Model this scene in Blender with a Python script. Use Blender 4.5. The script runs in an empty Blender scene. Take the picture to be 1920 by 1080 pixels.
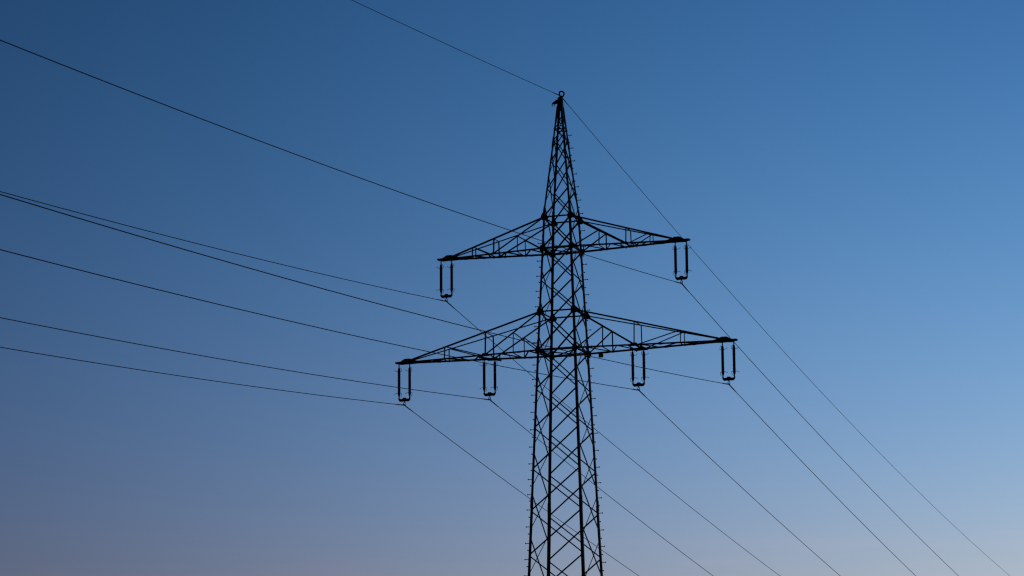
import bpy, math
from mathutils import Vector, Matrix

sc = bpy.context.scene
COL = sc.collection
G = 1.6                                   # eye height above the ground; heights below are given from eye level

# ------------------------------------------------------------------ camera
YAW, PITCH, ROLL, FPX = 0.34072, 0.19577, -0.00809, math.exp(8.62799)
fw = Vector((-math.sin(YAW) * math.cos(PITCH), math.cos(YAW) * math.cos(PITCH), math.sin(PITCH)))
rt = Vector((math.cos(YAW), math.sin(YAW), 0))
up = rt.cross(fw)
r2 = rt * math.cos(ROLL) + up * math.sin(ROLL)
u2 = -rt * math.sin(ROLL) + up * math.cos(ROLL)
cam = bpy.data.cameras.new('camera')
cam_o = bpy.data.objects.new('camera', cam)
COL.objects.link(cam_o)
cam_o.matrix_world = Matrix(((r2.x, u2.x, -fw.x, 38.26296), (r2.y, u2.y, -fw.y, -114.12957),
                             (r2.z, u2.z, -fw.z, G), (0, 0, 0, 1)))
cam.sensor_width = 36
cam.lens = FPX * 36 / 1920
cam.clip_start = 0.5
cam.clip_end = 20000
sc.camera = cam_o

# ------------------------------------------------------------------ dusk sky: the sun has set to the right of the view
VIEW_AZ = -YAW                            # azimuth of the view axis, clockwise from +Y
SUN_AZ = VIEW_AZ + math.radians(30)
SUN_EL = math.radians(-3)
world = bpy.data.worlds.new('World')
sc.world = world
world.use_nodes = True
nt = world.node_tree
nd, lk = nt.nodes, nt.links
bg = nd['Background']
sky = nd.new('ShaderNodeTexSky')
sky.sky_type = 'NISHITA'
sky.sun_disc = False
sky.sun_elevation = SUN_EL
sky.sun_rotation = SUN_AZ
sky.air_density, sky.dust_density, sky.ozone_density, sky.altitude = 1.0, 0.3, 3.0, 0


def wmath(op, a, b=None, c=None):
    n = nd.new('ShaderNodeMath')
    n.operation = op
    for i, x in enumerate((a, b, c)):
        if x is None:
            continue
        if isinstance(x, (int, float)):
            n.inputs[i].default_value = x
        else:
            lk.new(x, n.inputs[i])
    return n.outputs[0]


tc = nd.new('ShaderNodeTexCoord')
sep = nd.new('ShaderNodeSeparateXYZ')
lk.new(tc.outputs['Generated'], sep.inputs[0])
dx, dy, dz = sep.outputs
# angle in plan from the sunset point, and height above the horizon, both in degrees and softly levelled off
sx, sy = math.sin(SUN_AZ), math.cos(SUN_AZ)
along = wmath('ADD', wmath('MULTIPLY', dx, sx), wmath('MULTIPLY', dy, sy))
across = wmath('SUBTRACT', wmath('MULTIPLY', dx, sy), wmath('MULTIPLY', dy, sx))
phi = wmath('MULTIPLY', wmath('ARCTAN2', wmath('ABSOLUTE', across), along), 180 / math.pi)
A = wmath('MULTIPLY', wmath('TANH', wmath('DIVIDE', wmath('SUBTRACT', 30, phi), 19.5)), 2)
el = wmath('MULTIPLY', wmath('ARCSINE', dz), 180 / math.pi)
E = wmath('MULTIPLY', wmath('TANH', wmath('DIVIDE', wmath('SUBTRACT', el, 11.2), 11.0)), 2)
E2 = wmath('MULTIPLY', E, E)
AE = wmath('MULTIPLY', A, E)
A2 = wmath('MULTIPLY', A, A)
# faint pink-grey streaks of high cloud, only low over the horizon
mp = nd.new('ShaderNodeMapping')
mp.inputs['Scale'].default_value = (5.0, 5.0, 60.0)
mp.inputs['Location'].default_value = (0.3, 0.0, 0.0)
lk.new(tc.outputs['Generated'], mp.inputs[0])
nz = nd.new('ShaderNodeTexNoise')
nz.inputs['Scale'].default_value = 1.6
nz.inputs['Detail'].default_value = 5
lk.new(mp.outputs[0], nz.inputs['Vector'])
streak = nd.new('ShaderNodeMapRange')
streak.interpolation_type = 'SMOOTHSTEP'
for q, val in zip((1, 2, 3, 4), (0.48, 0.68, 0.0, 1.0)):
    streak.inputs[q].default_value = val
lk.new(nz.outputs['Fac'], streak.inputs[0])
low = nd.new('ShaderNodeMapRange')
low.interpolation_type = 'SMOOTHSTEP'
for q, val in zip((1, 2, 3, 4), (5.4, 6.8, 1.0, 0.0)):
    low.inputs[q].default_value = val
lk.new(el, low.inputs[0])
cirrus = wmath('MULTIPLY', streak.outputs[0], low.outputs[0])
# one small wisp still catching pink light, low in the left half of the view; the noise frays it
wa = wmath('DIVIDE', wmath('ADD', wmath('ADD', across, 0.563), wmath('MULTIPLY', wmath('SUBTRACT', nz.outputs['Fac'], 0.5), 0.05)), 0.024)
we = wmath('DIVIDE', wmath('SUBTRACT', wmath('MULTIPLY_ADD', nz.outputs['Fac'], 0.8, el), 5.75), 0.32)
wisp = wmath('EXPONENT', wmath('MULTIPLY', wmath('ADD', wmath('MULTIPLY', wa, wa), wmath('MULTIPLY', we, we)), -1))
COEF = {0: (0.28, 0.47, -0.60, -0.04, -0.08), 1: (0.735, 0.41, -0.15, -0.09, -0.08), 2: (0.625, 0.33, -0.16, -0.05, -0.02)}
EXPO = 3.5
chan = []
for i in range(3):
    k0, ka, ke, kee, kae = COEF[i]
    s = wmath('MULTIPLY_ADD', A, ka, k0)
    s = wmath('MULTIPLY_ADD', E, ke, s)
    s = wmath('MULTIPLY_ADD', E2, kee, s)
    s = wmath('MULTIPLY_ADD', AE, kae, s)
    s = wmath('MULTIPLY_ADD', A2, -0.085, s)
    s = wmath('MULTIPLY_ADD', cirrus, (0.18, 0.03, -0.01)[i], s)
    s = wmath('MULTIPLY_ADD', wisp, (0.22, -0.02, -0.06)[i], s)
    chan.append(wmath('EXPONENT', s))
comb = nd.new('ShaderNodeCombineXYZ')
for i in range(3):
    lk.new(chan[i], comb.inputs[i])
tint = nd.new('ShaderNodeVectorMath')
tint.operation = 'MULTIPLY'
lk.new(sky.outputs[0], tint.inputs[0])
lk.new(comb.outputs[0], tint.inputs[1])
lk.new(tint.outputs[0], bg.inputs[0])
bg.inputs[1].default_value = 2.0 ** -EXPO

# what is left of the sun, grazing from beyond the horizon
sun = bpy.data.lights.new('sun', 'SUN')
sun.energy = 0.01
sun.angle = math.radians(10)
sun.color = (1.0, 0.8, 0.6)
sun_o = bpy.data.objects.new('sun', sun)
COL.objects.link(sun_o)
sd = Vector((math.sin(SUN_AZ), math.cos(SUN_AZ), 0.02))
sun_o.rotation_euler = sd.to_track_quat('Z', 'Y').to_euler()
sun_o.location = (60, 200, 60)

vs = sc.view_settings
vs.view_transform = 'Standard'
vs.look = 'None'
vs.exposure = EXPO
vs.gamma = 1
vs.use_curve_mapping = False
sc.render.engine = 'CYCLES'
sc.cycles.use_denoising = False
sc.cycles.use_adaptive_sampling = False
sc.cycles.filter_width = 1.3


# ------------------------------------------------------------------ materials
def material(name, base, rough, metal=0.0, noise=0.3, scale=6.0, bump=0.0):
    m = bpy.data.materials.new(name)
    m.use_nodes = True
    n, l = m.node_tree.nodes, m.node_tree.links
    b = n['Principled BSDF']
    t = n.new('ShaderNodeTexCoord')
    z = n.new('ShaderNodeTexNoise')
    z.inputs['Scale'].default_value = scale
    z.inputs['Detail'].default_value = 6
    l.new(t.outputs['Object'], z.inputs['Vector'])
    r = n.new('ShaderNodeValToRGB')
    r.color_ramp.elements[0].color = tuple(c * (1 - noise) for c in base) + (1,)
    r.color_ramp.elements[1].color = tuple(c * (1 + noise) for c in base) + (1,)
    l.new(z.outputs['Fac'], r.inputs[0])
    l.new(r.outputs[0], b.inputs['Base Color'])
    b.inputs['Roughness'].default_value = rough
    b.inputs['Metallic'].default_value = metal
    b.inputs['Specular IOR Level'].default_value = 0.25
    if bump:
        bm = n.new('ShaderNodeBump')
        bm.inputs['Strength'].default_value = bump
        l.new(z.outputs['Fac'], bm.inputs['Height'])
        l.new(bm.outputs[0], b.inputs['Normal'])
    return m


STEEL = material('dark_painted_steel', (0.023, 0.028, 0.031), 0.7, noise=0.45, scale=9)
GLAZE = material('brown_insulator_glaze', (0.020, 0.012, 0.009), 0.55, noise=0.25, scale=14)
FITTING = material('weathered_fitting', (0.022, 0.023, 0.024), 0.7, noise=0.35, scale=25)
ALU = material('weathered_aluminium_strand', (0.05, 0.052, 0.055), 0.7, noise=0.2, scale=3)
CONCRETE = material('concrete', (0.28, 0.27, 0.25), 0.9, noise=0.2, scale=5, bump=0.2)
GRASS = material('meadow', (0.045, 0.07, 0.02), 0.95, noise=0.5, scale=0.6, bump=0.6)
SOIL = None


# ------------------------------------------------------------------ mesh helpers
def V(x, y, z):
    return Vector((x, y, z + G))


def link(name, mesh, mat, parent=None, loc=(0, 0, 0)):
    o = bpy.data.objects.new(name, mesh)
    COL.objects.link(o)
    if mat and not mesh.materials:
        mesh.materials.append(mat)
    o.parent = parent
    o.location = loc
    return o


def mesh_obj(name, verts, faces, mat, parent=None, smooth=False, origin=None):
    """One mesh object in world coordinates; its origin is put at the middle of its points."""
    vs_ = [Vector(v) for v in verts]
    c = origin if origin is not None else sum(vs_, Vector()) / len(vs_)
    me = bpy.data.meshes.new(name)
    me.from_pydata([v - c for v in vs_], [], faces)
    if smooth:
        for p in me.polygons:
            p.use_smooth = True
    me.update()
    off = Vector((0, 0, 0))
    q = parent
    while q is not None:
        off += q.location
        q = q.parent
    return link(name, me, mat, parent, c - off)


def prism(sec0, sec1):
    """verts, faces of a bar between two matching cross-sections."""
    n = len(sec0)
    f = [tuple(range(n - 1, -1, -1)), tuple(range(n, 2 * n))]
    f += [(i, (i + 1) % n, n + (i + 1) % n, n + i) for i in range(n)]
    return list(sec0) + list(sec1), f


def merge(parts):
    vv, ff = [], []
    for v, f in parts:
        k = len(vv)
        vv += list(v)
        ff += [tuple(i + k for i in q) for q in f]
    return vv, ff


def angle_bar(P, Q, n, a, t=0.006, off=0.0, flip=False, b=None):
    """rolled angle: one flange flat in the face with outward normal n, the other turned inwards."""
    b = a if b is None else b
    d = (Q - P).normalized()
    n = (n - d * n.dot(d)).normalized()
    u = n.cross(d)
    if flip:
        u = -u
    sec = [(-a / 2, t), (a / 2, t), (a / 2, 0), (-a / 2 + t, 0), (-a / 2 + t, -(b - t)), (-a / 2, -(b - t))]
    if flip:
        sec = sec[::-1]
    f = lambda C: [C + u * x + n * (y + off) for x, y in sec]
    return prism(f(P), f(Q))


def tube(path, r, seg=8, closed=False, cap=True):
    """swept round bar; r may be a list."""
    pts = [Vector(p) for p in path]
    n = len(pts)
    rr = r if isinstance(r, (list, tuple)) else [r] * n
    vv, ff = [], []
    ref = None
    for i, p in enumerate(pts):
        d = (pts[(i + 1) % n] - pts[i - 1]) if closed else (pts[min(i + 1, n - 1)] - pts[max(i - 1, 0)])
        d.normalize()
        if ref is None:
            ref = Vector((0, 0, 1)) if abs(d.z) < 0.9 else Vector((0, 1, 0))
        a = (ref - d * ref.dot(d)).normalized()
        ref = a
        b = d.cross(a)
        vv += [p + (a * math.cos(2 * math.pi * k / seg) + b * math.sin(2 * math.pi * k / seg)) * rr[i] for k in range(seg)]
    for i in range(n if closed else n - 1):
        j = (i + 1) % n
        ff += [(i * seg + k, i * seg + (k + 1) % seg, j * seg + (k + 1) % seg, j * seg + k) for k in range(seg)]
    if cap and not closed:
        ff += [tuple(range(seg - 1, -1, -1)), tuple(range((n - 1) * seg, n * seg))]
    return vv, ff


def plate(poly, n, t, off=0.0):
    """flat plate from a polygon of world points, thickness t along n."""
    n = n.normalized()
    return prism([p + n * off for p in poly], [p + n * (off + t) for p in poly])


def box(c, hx, hy, hz):
    s = [(-hx, -hy), (hx, -hy), (hx, hy), (-hx, hy)]
    return prism([c + Vector((x, y, -hz)) for x, y in s], [c + Vector((x, y, hz)) for x, y in s])


def bolt_head(c, n, r=0.014, h=0.012):
    n = n.normalized()
    a = Vector((0, 0, 1)) if abs(n.z) < 0.9 else Vector((1, 0, 0))
    a = (a - n * a.dot(n)).normalized()
    b = n.cross(a)
    ring = [c + (a * math.cos(k * math.pi / 3) + b * math.sin(k * math.pi / 3)) * r for k in range(6)]
    return prism(ring, [p + n * h for p in ring])


def smooth_path(pts, k=6):
    """Catmull-Rom through pts."""
    P = [Vector(p) for p in pts]
    P = [P[0] * 2 - P[1]] + P + [P[-1] * 2 - P[-2]]
    out = []
    for i in range(1, len(P) - 2):
        for j in range(k):
            t = j / k
            out.append(0.5 * ((2 * P[i]) + (P[i + 1] - P[i - 1]) * t + (2 * P[i - 1] - 5 * P[i] + 4 * P[i + 1] - P[i + 2]) * t * t
                              + (3 * P[i] - P[i - 1] - 3 * P[i + 1] + P[i + 2]) * t ** 3))
    out.append(P[-2])
    return out


# ------------------------------------------------------------------ ground
N = 48
gv, gf = [Vector((0, 0, 0))], []
rad = [6, 20, 60, 160, 400, 1000, 2500, 6000]
for r in rad:
    gv += [Vector((r * math.cos(2 * math.pi * k / N), r * math.sin(2 * math.pi * k / N), 0)) for k in range(N)]
gf += [(0, 1 + k, 1 + (k + 1) % N) for k in range(N)]
for i in range(len(rad) - 1):
    a, b = 1 + i * N, 1 + (i + 1) * N
    gf += [(a + k, b + k, b + (k + 1) % N, a + (k + 1) % N) for k in range(N)]
ground = mesh_obj('ground', gv, gf, GRASS, origin=Vector((0, 0, 0)))
ground['kind'] = 'structure'

# ------------------------------------------------------------------ the lattice tower
ZUT, ZUB, ZLT, ZLB = 26.76551, 25.4433, 22.77923, 21.1739
RY = 1.03093


def hw(z):
    return 0.57595 + (0.03922 * (ZUT - z) if z <= ZUT else -0.09464 * (z - ZUT))


tower = bpy.data.objects.new('transmission_tower', None)
COL.objects.link(tower)
tower.empty_display_size = 2
tower['label'] = 'dark steel lattice pylon with two cross-arms and a pointed top'
tower['category'] = 'pylon'

ZB = -G - 0.25


def heel(z):
    return 0.04 if z <= ZUT else max(0.0, 0.04 * (1 - (z - ZUT) / 2.2))


HEEL = 0.04
LEG_SEG = [(31.55, 30.8, 0.085), (30.8, 30.0, 0.066), (30.0, ZUT + 0.25, 0.072), (ZUT + 0.25, ZLB + 0.2, 0.09),
           (ZLB + 0.2, 14.9, 0.10), (14.9, 6.5, 0.115), (6.5, ZB, 0.125)]


def corner(sx_, sy_, z, inset=0.0):
    h = hw(z)
    return V(sx_ * (h + heel(z) - inset), sy_ * (RY * h + heel(z) - inset), z)


def leg_section(sx_, sy_, z, a, t, inset=0.0):
    c = corner(sx_, sy_, z, inset)
    s = [(0, 0), (a, 0), (a, t), (t, t), (t, a), (0, a)]
    if sx_ * sy_ < 0:
        s = s[::-1]
    return [c + Vector((-sx_ * x, -sy_ * y, 0)) for x, y in s]


legs = {}
for sx_ in (-1, 1):
    for sy_ in (-1, 1):
        parts = []
        for (z1, z0, a) in LEG_SEG:
            parts.append(prism(leg_section(sx_, sy_, z0, a, 0.011), leg_section(sx_, sy_, z1, a, 0.011)))
        for (z1, z0, a) in LEG_SEG[2:]:          # cover angles over the joints, just outside the leg
            parts.append(prism(leg_section(sx_, sy_, z1 - 0.22, a, 0.010, -0.0125), leg_section(sx_, sy_, z1 + 0.22, a, 0.010, -0.0125)))
        vv, ff = merge(parts)
        legs[sx_, sy_] = mesh_obj('leg', vv, ff, STEEL, tower)
        c = corner(sx_, sy_, -G, 0.05)
        ft = V(c.x, c.y, -G)
        vv, ff = prism([Vector((ft.x + x, ft.y + y, -0.3)) for x, y in ((-.55, -.55), (.55, -.55), (.55, .55), (-.55, .55))],
                       [Vector((ft.x + x, ft.y + y, 0.28)) for x, y in ((-.32, -.32), (.32, -.32), (.32, .32), (-.32, .32))])
        mesh_obj('footing', vv, ff, CONCRETE, tower)

# step bolts, alternately on the two flanges of two opposite legs
PEG_L = [25.66, 24.91, 24.27, 23.64, 22.99, 22.16, 21.49, 20.56, 19.96, 19.31, 18.6, 17.88, 17.17, 16.48, 15.84, 15.22, 14.6, 13.91, 13.24, 12.59]
PEG_R = [30.34, 29.8, 29.26, 28.71, 28.17, 27.61, 27.05, 26.33]
z = 12.59
while z > 2.2:
    z -= 0.66
    PEG_L.append(z)
PEG_R += PEG_L


def peg_mesh():
    v, f = merge([tube([(0, 0, 0), (0.165, 0, 0.004)], 0.0145, 6), tube([(0.156, 0, 0.004), (0.184, 0, 0.005)], 0.028, 6),
                  tube([(-0.002, 0, 0), (0.018, 0, 0)], 0.018, 6)])
    me = bpy.data.meshes.new('step_bolt')
    me.from_pydata([tuple(p) for p in v], [], f)
    me.materials.append(STEEL)
    return me


PEG = peg_mesh()


def peg(leg, sx_, sy_, z, axis):
    h = hw(z)
    if axis == 'x':
        p = V(sx_ * (h + heel(z) - 0.011), sy_ * (RY * h + heel(z) - 0.045), z)
        rz = 0 if sx_ > 0 else math.pi
    else:
        p = V(sx_ * (h + heel(z) - 0.020), sy_ * (RY * h + heel(z) - 0.011), z)
        rz = math.pi / 2 if sy_ > 0 else -math.pi / 2
    o = bpy.data.objects.new('step_bolt', PEG)
    COL.objects.link(o)
    o.parent = leg
    o.location = p - leg.location
    o.rotation_euler = (0, 0, rz)


for lst, sx_, sy_ in ((PEG_L, -1, -1), (PEG_R, 1, 1)):
    L = legs[sx_, sy_]
    for i, z in enumerate(lst):
        peg(L, sx_, sy_, z, 'x')
        if i + 1 < len(lst):
            peg(L, sx_, sy_, (z + lst[i + 1]) / 2 + 0.02, 'y')

# panel points of the faces across the line (near and far), measured levels in view, then on down to the footings
LEV = [31.15, 30.58, 30.10, 29.18, 27.99, ZUT, ZUB, 24.115, ZLT, ZLB, 19.566, 17.959, 16.274, 14.567, 12.762, 10.87, 8.87, 6.75, 4.5, 2.1, -0.45]
YV, XV = Vector((0, 1, 0)), Vector((1, 0, 0))


def size_at(z):
    return 0.034 if z > ZUT + 2.5 else 0.042 if z > ZUT else 0.05 if z > 10 else 0.06


for sy_ in (-1, 1):
    n = Vector((0, sy_, 0))
    for z1, z0 in zip(LEV[:-1], LEV[1:]):
        a = size_at(z0)
        if z1 in (ZUT, ZLT):
            a = 0.058
        g = 0.03 if z0 < 30 else 0.01
        w1, w0 = [hw(q) + heel(q) - 0.045 for q in (z1 - g, z0 + g)]
        y1, y0 = sy_ * (RY * hw(z1) + heel(z1)), sy_ * (RY * hw(z0) + heel(z0))
        for s, off in ((-1, 0.003), (1, -0.011 - 0.003 - 0.006)):
            v, f = angle_bar(V(s * w1, y1, z1 - g), V(-s * w0, y0, z0 + g), n, a, off=off, flip=s > 0)
            mesh_obj('brace', v, f, STEEL, tower)

MID = [(a + b) / 2 for a, b in zip(LEV[1:-1], LEV[2:])]
for sx_ in (-1, 1):
    n = Vector((sx_, 0, 0))
    for z1, z0 in zip(MID[:-1], MID[1:]):
        a = size_at(z0) * 0.94
        e = 0.115 if z0 < 27 else 0.05
        for s, off in ((-1, 0.003), (1, -0.020)):           # s=-1: runs down from the near leg to the far one
            dzz = (-e if s < 0 else e) * (1 if sx_ < 0 else -1)
            za, zb = z1 + dzz, z0 + dzz
            v, f = angle_bar(V(sx_ * (hw(za) + heel(za)), s * (RY * hw(za) + heel(za) - 0.04), za), V(sx_ * (hw(zb) + heel(zb)), -s * (RY * hw(zb) + heel(zb) - 0.04), zb), n, a, off=off, flip=s > 0, b=0.034)
            mesh_obj('brace', v, f, STEEL, tower)

# horizontal frames
for z, a in ((30.56, 0.045), (ZUT, 0.055), (ZUB, 0.085), (ZLT, 0.055), (ZLB, 0.09), (6.75, 0.07)):
    h = hw(z)
    for sy_ in (-1, 1):
        y = sy_ * (RY * h + heel(z))
        v, f = angle_bar(V(-h, y, z), V(h, y, z), Vector((0, sy_, 0)), a, 0.007, off=0.0105)
        mesh_obj('horizontal_strut', v, f, STEEL, tower)
    for sx_ in (-1, 1):
        x = sx_ * (h + heel(z))
        v, f = angle_bar(V(x, -RY * h, z + 0.01), V(x, RY * h, z + 0.01), Vector((sx_, 0, 0)), a * 0.8, 0.007, off=0.0105)
        mesh_obj('horizontal_strut', v, f, STEEL, tower)
    if z in (ZUB, ZLB, 6.75):
        for s, dd in ((-1, -0.03), (1, -0.045)):
            v, f = angle_bar(V(-h, s * RY * h, z + dd), V(h, -s * RY * h, z + dd), Vector((0, 0, 1)), 0.05)
            mesh_obj('plan_brace', v, f, STEEL, tower)
        for s in (-1, 1):
            v, f = angle_bar(V(s * h * 0.0 - 0.02, s * RY * h, z - 0.06), V(s * h, 0.0, z - 0.06), Vector((0, 0, 1)), 0.04)
            mesh_obj('plan_brace', v, f, STEEL, tower)


def gusset(x, y, z, n, shape, t=0.012, off=0.019):
    """plate with bolt heads in a near or far face, shape = outline in (x, z)."""
    poly = [V(x + px, y, z + pz) for px, pz in shape]
    if n.y > 0:
        poly = poly[::-1]
    parts = [plate(poly, n, t, off)]
    for px, pz in shape[::2]:
        parts.append(bolt_head(V(x + px * 0.6, y, z + pz * 0.6) + n * (off + t), n))
    v, f = merge(parts)
    return mesh_obj('gusset_plate', v, f, STEEL, tower)


for z, k in ((ZUT, 0), (ZUB, 1), (ZLT, 0), (ZLB, 1)):
    for sx_ in (-1, 1):
        for sy_ in (-1, 1):
            h = hw(z)
            big = (1.06 if z < 24 else 0.98) * (0.88 if k else 1.0)
            if k == 0:
                shp = [(0.045, 0.17), (0.11, 0.03), (0.11, -0.10), (0.04, -0.15), (-0.10, -0.15), (-0.19, -0.10), (-0.19, -0.04), (-0.05, 0.17)]
            else:
                shp = [(0.07, 0.16), (0.12, 0.05), (0.12, -0.09), (0.05, -0.15), (-0.07, -0.15), (-0.14, -0.08), (-0.14, 0.05), (-0.06, 0.16)]
            shp = [(-sx_ * px * big * -1 if sx_ < 0 else -px * big, pz * big) for px, pz in shp]
            gusset(sx_ * h, sy_ * (RY * h + HEEL), z, Vector((0, sy_, 0)), shp)

# ------------------------------------------------------------------ cross-arms
def cross_arm(s, zt, zb, at, stations, title):
    """one tapering lattice arm, s = side, at = middle of the end attachment, stations = (sub, inner, outer) posts."""
    arm = bpy.data.objects.new('cross_arm', None)
    COL.objects.link(arm)
    arm.parent = tower
    arm.location = V(s * hw(zb), 0, zb)
    arm['label'] = title
    hb, ht = hw(zb) - 0.01, hw(zt) - 0.01
    xb, xtop = at + 0.02, at - 0.20
    yt = 0.075

    def B(X, sy_):
        t = (X - hb) / (xb - hb)
        return V(s * X, sy_ * (RY * hb + (yt - RY * hb) * t + (HEEL * (1 - t))), zb)

    def T(X, sy_):
        t = (X - ht) / (xtop - ht)
        return V(s * X, sy_ * (RY * ht + (yt - RY * ht) * t + (HEEL * (1 - t))), zt + (zb + 0.07 - zt) * t)

    def add(name, v, f):
        return mesh_obj(name, v, f, STEEL, arm)
    sub, inn, out = stations
    for sy_ in (-1, 1):
        n = (B(xb, sy_) - B(hb, sy_)).cross(Vector((0, 0, 1)))
        n.normalize()
        if n.y * sy_ < 0:
            n = -n
        add('bottom_chord', *angle_bar(B(hb - 0.02, sy_), B(xb, sy_), n, 0.070, 0.008, off=0.0, flip=(s * sy_ < 0)))
        add('top_chord', *angle_bar(T(ht, sy_), T(xtop, sy_), n, 0.060 if sy_ < 0 else 0.049, 0.007, off=0.0, flip=(s * sy_ > 0)))
        on = -0.007
        for X, a in ((inn, 0.050), (out, 0.040)):
            add('post', *angle_bar(B(X, sy_), T(X, sy_), n, a, off=on - 0.002, flip=s > 0))
        # main diagonal from the leg down to the inner post, and its sub-frame
        P, Q = T(ht, sy_), B(inn + 0.02, sy_)
        add('diagonal', *angle_bar(P, Q, n, 0.065, 0.007, off=on - 0.009, flip=s > 0))
        t = (sub - ht) / (inn + 0.02 - ht)
        M = P + (Q - P) * t
        D = B(sub, sy_)
        add('post', *angle_bar(D, Vector((D.x, M.y, M.z)), n, 0.042, off=on - 0.002, flip=s < 0))
        add('diagonal', *angle_bar(M, B(hb + 0.06, sy_), n, 0.045, off=on - 0.018, flip=s > 0))
        # outer diagonal, falling back to the foot of the inner post
        add('diagonal', *angle_bar(T(out - 0.05, sy_), B(inn + 0.12, sy_), n, 0.045, off=on - 0.009, flip=s < 0))
        # splice plates on the lower edge of the bottom chord
        for X in (sub - 0.25, (inn + out) / 2 + 0.15, out + 0.45):
            c0, c1 = B(X - 0.10, sy_), B(X + 0.10, sy_)
            dn = Vector((0, 0, -0.034))
            poly = [c0 + dn, c1 + dn, c1 + dn * 1.4 - (c1 - c0) * 0.3, c0 + dn * 1.4 + (c1 - c0) * 0.06]
            add('splice_plate', *plate(poly, n, 0.008, -0.02))
    # transverse ties and the zigzag of the floor and the roof
    Z = Vector((0, 0, 1))
    dn = Vector((0, 0, -0.025))
    for X, a in ((sub, 0.045), (inn - 0.237, 0.055), (inn + 0.237, 0.055), (out, 0.04)):
        add('cross_tie', *angle_bar(B(X, -1) + dn, B(X, 1) + dn, Z, a))
    add('cross_tie', *angle_bar(T(inn, -1), T(inn, 1), Z, 0.042))
    dn = Vector((0, 0, 0.012))
    zig = [(hb + 0.1, 1), (1.22 if at > 6 else 1.15, -1), (sub, 1), ((sub + inn) / 2 - 0.05, -1), (inn - 0.237, 1)]
    zig2 = [(inn + 0.237, -1), ((inn + out) / 2 - 0.1, 1), (out - 0.1, -1), (out + (xtop - out) * 0.5, 1)]
    for zz in (zig, zig2):
        for (xa, sa), (xc, scn) in zip(zz[:-1], zz[1:]):
            add('floor_brace', *angle_bar(B(xa, sa) + dn, B(xc, scn) + dn, Z, 0.045))
    # end plates and the beam that carries the insulators
    for sy_ in (-1, 1):
        y = sy_ * 0.052
        out_l = [(-0.62, 0.05), (-0.40, 0.10), (-0.26, 0.165), (-0.04, 0.165), (0.08, 0.10), (0.15, 0.055), (0.385, 0.05), (0.385, -0.022), (0.28, -0.03), (0.20, -0.06), (0.10, -0.065),
                 (-0.02, -0.055), (-0.30, -0.062), (-0.62, -0.045)]
        poly = [V(s * (at + px), y, zb + pz) for px, pz in out_l]
        parts = [plate(poly, Vector((0, sy_, 0)), 0.012, 0.012)]
        for px, pz in ((-0.5, 0.0), (-0.35, 0.03), (-0.15, 0.1), (-0.15, 0.0), (0.05, 0.02), (0.237, 0.01)):
            parts.append(bolt_head(V(s * (at + px), y + sy_ * 0.024, zb + pz), Vector((0, sy_, 0))))
        add('end_plate', *merge(parts))
    add('end_bar', *box(V(s * (at - 0.02), 0, zb - 0.005), 0.37, 0.045, 0.03))
    if at > 6:                             # carrier for the inner string: a short beam under the two cross ties
        add('carrier_beam', *box(V(s * inn, 0, zb - 0.075), 0.34, 0.05, 0.03))
        for sy_ in (-1, 1):
            poly = [B(inn - 0.24, sy_) + Vector((0, 0, -.06)), B(inn + 0.24, sy_) + Vector((0, 0, -.06)), B(inn + 0.10, sy_) + Vector((0, 0, 0.085)), B(inn - 0.12, sy_) + Vector((0, 0, .085))]
            n = Vector((0, sy_, 0))
            add('node_plate', *plate(poly, n, 0.010, 0.012))
        for e in (-1, 1):
            a, b = B(inn + e * 0.30, -e), B(inn - e * 0.30, e)
            add('carrier_brace', *angle_bar(a + Vector((0, 0, -.045)), b + Vector((0, 0, -.045)), Z, 0.06, off=-0.012 * e))
    else:
        for sy_ in (-1, 1):
            poly = [B(inn - 0.11, sy_) + Vector((0, 0, -.04)), B(inn + 0.11, sy_) + Vector((0, 0, -.04)), B(inn + 0.06, sy_) + Vector((0, 0, 0.065)), B(inn - 0.06, sy_) + Vector((0, 0, .065))]
            add('node_plate', *plate(poly, Vector((0, sy_, 0)), 0.010, 0.012))
    return arm, B


AU, AI, AO = 5.10792, 3.2157, 7.0
cross_arm(-1, ZUT, ZUB, AU, (1.775, 2.88, 3.87), 'left arm of the upper, shorter crosspiece')
cross_arm(1, ZUT, ZUB, AU, (1.775, 2.88, 3.87), 'right arm of the upper, shorter crosspiece')
cross_arm(-1, ZLT, ZLB, AO, (1.925, 3.2157, 5.10), 'left arm of the lower, longer crosspiece')
armR, BR = cross_arm(1, ZLT, ZLB, AO, (1.925, 3.2157, 5.10), 'right arm of the lower, longer crosspiece')
p = BR(1.3765, 1)
v, f = merge([box(Vector((p.x, p.y, p.z - 0.11)), 0.085, 0.06, 0.075), box(Vector((p.x, p.y, p.z - 0.05)), 0.03, 0.02, 0.02),
              box(Vector((p.x, p.y - 0.062, p.z - 0.11)), 0.07, 0.006, 0.06)])
mesh_obj('junction_box', v, f, STEEL, armR)

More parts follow.
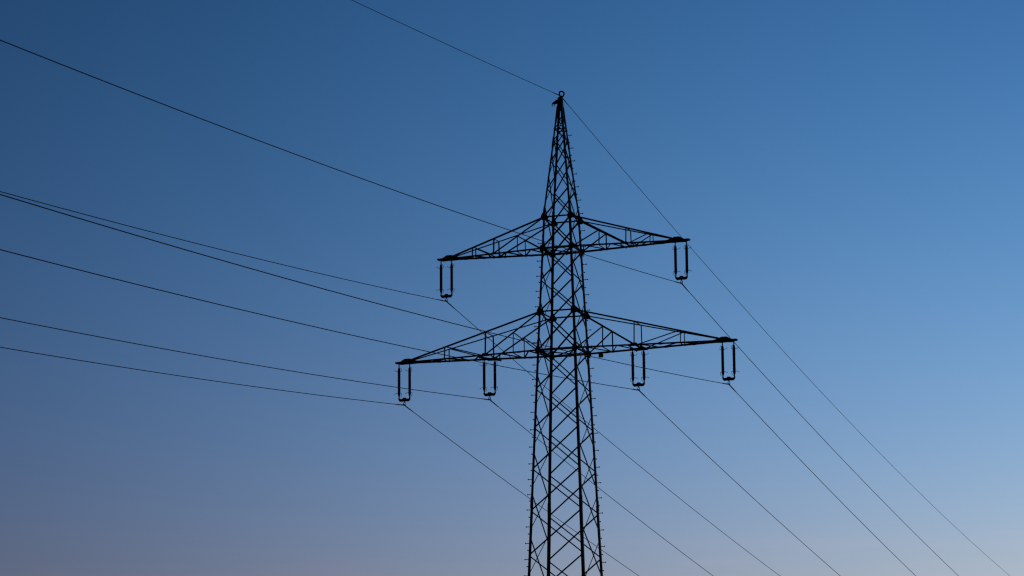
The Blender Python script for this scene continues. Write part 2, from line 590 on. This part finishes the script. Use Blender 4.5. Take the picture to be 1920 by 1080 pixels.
# ------------------------------------------------------------------ the tip of the tower
for sy_, sx_ in ((-1, 0), (1, 0), (0, -1), (0, 1)):
    zz = (31.40, 31.87)
    pts = []
    for z, e in ((zz[0], -1), (zz[0], 1), (zz[1], 1), (zz[1], -1)):
        hx = hy = 0.112 if z < 31.5 else 0.086
        pts.append(V(e * hx * 0.98, sy_ * hy, z) if sy_ else V(sx_ * hx, e * hy * 0.98, z))
    mesh_obj('tip_plate', *plate(pts, Vector((sx_, sy_, 0)), 0.01), STEEL, tower)
v, f = merge([box(V(0, 0, 31.885), 0.10, 0.10, 0.012), box(V(-0.02, 0, 31.935), 0.07, 0.03, 0.04), box(V(0.03, 0, 31.97), 0.045, 0.07, 0.05)])
mesh_obj('tip_cap', v, f, STEEL, tower)
ring = smooth_path([V(-0.015, -0.02, 32.02), V(-0.025, -0.02, 32.14), V(0.01, -0.01, 32.205), V(0.09, 0, 32.20), V(0.158, 0.01, 32.14), V(0.15, 0.02, 32.05), V(0.085, 0.02, 31.96)], 6)
mesh_obj('earth_wire_saddle', *merge([tube(ring, 0.034, 8), tube([V(-0.0, -0.2, 32.035), V(0.01, 0, 31.995), V(0.02, 0.2, 31.99)], [0.02, 0.036, 0.02], 8)]), STEEL, tower)
br = [(-0.08, 31.87), (-0.17, 31.86), (-0.34, 31.745), (-0.36, 31.69), (-0.26, 31.695), (-0.16, 31.70), (-0.08, 31.72)]
parts = [plate([V(x, -0.035, z) for x, z in br], Vector((0, 1, 0)), 0.07)]
for x, zt_, l in ((-0.35, 31.72, 0.12), (-0.245, 31.72, 0.11)):
    parts.append(tube(smooth_path([V(x, 0, zt_), V(x - 0.012, 0, zt_ - l * 0.5), V(x + 0.004, 0, zt_ - l)], 4), 0.017, 8))
mesh_obj('peak_bracket', *merge(parts), STEEL, tower)

# ------------------------------------------------------------------ insulator strings
SEPH = 0.2369


def rod_mesh():
    prof = [(0.0, -0.06), (0.026, -0.06), (0.032, -0.09), (0.048, -0.115), (0.054, -0.155)]
    z, k = -0.160, 30
    step = (1.195 - 0.160) / k
    for i in range(k):
        prof += [(0.050, z), (0.0625, z - step * 0.55), (0.062, z - step * 0.75), (0.050, z - step * 0.85)]
        z -= step
    prof += [(0.054, -1.20), (0.048, -1.245), (0.032, -1.275), (0.026, -1.32), (0.0, -1.32)]
    seg = 14
    vv, ff = [], []
    for r, z in prof:
        vv += [(r * math.cos(2 * math.pi * j / seg), r * math.sin(2 * math.pi * j / seg), z) for j in range(seg)]
    for i in range(len(prof) - 1):
        ff += [(i * seg + j, (i + 1) * seg + j, (i + 1) * seg + (j + 1) % seg, i * seg + (j + 1) % seg) for j in range(seg)]
    me = bpy.data.meshes.new('insulator_rod')
    me.from_pydata(vv, [], ff)
    for q in me.polygons:
        q.use_smooth = True
    me.materials.append(GLAZE)
    return me


def simple(name, vf, mat):
    me = bpy.data.meshes.new(name)
    me.from_pydata([tuple(p) for p in vf[0]], [], vf[1])
    me.materials.append(mat)
    return me


def local_meshes(o):
    """meshes of a string whose outward side is o (= -1 left, +1 right); local x, z from the hanging point."""
    W = lambda x, z, y=0.0: Vector((o * x, y, z))
    d = {}
    d['link'] = simple('hanger_link', merge([tube([W(0, 0.10), W(0, 0.03), W(0, -0.085)], [0.034, 0.024, 0.021], 8), tube([W(0, -0.01, -0.03), W(0, -0.01, 0.03)], 0.02, 8)]), FITTING)
    d['rod'] = ROD
    d['ht'] = simple('arcing_horn', tube(smooth_path([W(-0.01, -0.215), W(0.07, -0.232), W(0.14, -0.215), W(0.21, -0.165)]), 0.0095, 6), FITTING)
    d['rt'] = simple('arcing_loop', tube(smooth_path([W(-0.01, -0.085), W(-0.075, -0.09), W(-0.10, -0.15), W(-0.108, -0.215), W(-0.085, -0.235), W(-0.01, -0.225)]), 0.0085, 6), FITTING)
    d['hb'] = simple('arcing_horn', tube(smooth_path([W(-0.01, -1.165), W(0.07, -1.148), W(0.14, -1.155), W(0.21, -1.195)]), 0.0095, 6), FITTING)
    d['rb'] = simple('arcing_loop', tube(smooth_path([W(-0.01, -1.165), W(-0.09, -1.15), W(-0.112, -1.165), W(-0.10, -1.24), W(-0.075, -1.30), W(-0.01, -1.32)]), 0.0085, 6), FITTING)
    d['ll'] = simple('lower_link', merge([tube([W(0, -1.295), W(0, -1.41)], 0.026, 8)]), FITTING)
    yk = [(-0.272, -1.355), (-0.225, -1.355), (-0.19, -1.395), (-0.10, -1.395), (-0.055, -1.35), (0.055, -1.35), (0.10, -1.395), (0.19, -1.395), (0.225, -1.355), (0.272, -1.355), (0.262, -1.435), (0.205, -1.512), (-0.205, -1.512), (-0.262, -1.435)]
    parts = [plate([W(x, z, -0.018) for x, z in yk], Vector((0, 1, 0)), 0.036)]
    for x in (-0.237, 0, 0.237):
        for e in (-1, 1):
            parts.append(bolt_head(W(x, -1.42, e * 0.018), Vector((0, e, 0)), 0.024, 0.02))
    d['yoke'] = simple('yoke_plate', merge(parts), FITTING)
    loop = [W(0.0, -1.535), W(0.03, -1.56), W(0.046, -1.605), W(0.03, -1.64), W(0, -1.65), W(-0.03, -1.64), W(-0.046, -1.605), W(-0.03, -1.56)]
    body = tube([W(0, -1.664, -0.16), W(0, -1.668, -0.08), W(0, -1.655, 0), W(0, -1.668, 0.08), W(0, -1.664, 0.16)], [0.022, 0.03, 0.036, 0.03, 0.022], 8)
    d['clamp'] = simple('suspension_clamp', merge([tube([W(0, -1.48), W(0, -1.55)], 0.024, 8), tube(loop, 0.0155, 6, closed=True), body]), FITTING)
    return d


ROD = rod_mesh()
MESH = {-1: local_meshes(-1), 1: local_meshes(1)}
GRP = 'double insulator strings under the cross-arms'
STR = {
    ('u', -1): 'pair of dark insulator rods hanging from the left tip of the upper cross-arm',
    ('u', 1): 'pair of dark insulator rods hanging from the right tip of the upper cross-arm',
    ('o', -1): 'pair of dark insulator rods hanging from the left tip of the lower cross-arm',
    ('i', -1): 'pair of dark insulator rods midway along the left half of the lower cross-arm',
    ('i', 1): 'pair of dark insulator rods midway along the right half of the lower cross-arm',
    ('o', 1): 'pair of dark insulator rods hanging from the right tip of the lower cross-arm',
}


def attach(k):
    a = {'u': AU, 'i': AI, 'o': AO}[k[0]]
    return V(k[1] * a, 0, (ZUB - 0.11815) if k[0] == 'u' else (ZLB - 0.11705))


for k, lab in STR.items():
    root = bpy.data.objects.new('insulator_string', None)
    COL.objects.link(root)
    root.location = attach(k)
    root['label'], root['category'], root['group'] = lab, 'insulator', GRP
    m = MESH[k[1]]
    for e in (-1, 1):
        x = e * SEPH
        rod = link('insulator_rod', m['rod'], None, root, (x, 0, 0))
        for q in ('ht', 'hb', 'rt', 'rb'):
            link(m[q].name.split('.')[0], m[q], None, rod)
        link('hanger_link', m['link'], None, root, (x, 0, 0))
        link('lower_link', m['ll'], None, root, (x, 0, 0))
    link('yoke_plate', m['yoke'], None, root)
    link('suspension_clamp', m['clamp'], None, root)


# ------------------------------------------------------------------ conductors
def span(P, th, sgn, a, b, length):
    d = Vector((-math.sin(th), sgn * math.cos(th), 0))
    ts, t = [], 0.0
    while t < length:
        ts.append(t)
        t += 0.12 if t < 0.5 else 0.5 if t < 4 else 2.5
    ts.append(length)
    return [P + d * t + Vector((0, 0, a * t + b * t * t)) for t in ts]


def wire(name, P, left, right, r, lab, cat, grp):
    pl = span(P, left[0], -1, left[1], left[2], left[3])
    pr = span(P, right[0], 1, right[1], right[2], right[3])
    path = pl[::-1] + pr[1:]
    o = mesh_obj(name, *tube(path, r, 7), ALU, smooth=True, origin=P)
    o['label'], o['category'] = lab, cat
    if grp:
        o['group'] = grp
    n = len(pl)
    arm = path[n - 1 - 6:n + 6]
    mesh_obj('armour_rods', *tube(arm, [r * 1.2] + [r * 1.75] * (len(arm) - 2) + [r * 1.2], 8), ALU, o)
    return o


LW = (-0.00389, -0.10609, 0.00038, 279.0)
RW = (0.01218, -0.12861, 0.00035, 367.0)
WL = {
    ('u', -1): 'thin power line held below the left tip of the upper cross-arm',
    ('u', 1): 'thin power line held below the right tip of the upper cross-arm',
    ('o', -1): 'thin power line held below the left tip of the lower cross-arm',
    ('i', -1): 'thin power line held midway below the left half of the lower cross-arm',
    ('i', 1): 'thin power line held midway below the right half of the lower cross-arm',
    ('o', 1): 'thin power line held below the right tip of the lower cross-arm',
}
for k, lab in WL.items():
    wire('power_line', attach(k) - Vector((0, 0, 1.66769)), LW, RW, 0.0138, lab, 'power line', 'power lines strung under the cross-arms')
wire('earth_wire', V(0.0176, 0, 32.0195), (-0.00389, -0.10333, 0.0002, 279.0), (0.01218, -0.13181, 0.00036, 366.0), 0.0118,
     'topmost wire, running over the very tip of the pylon', 'power line', None)
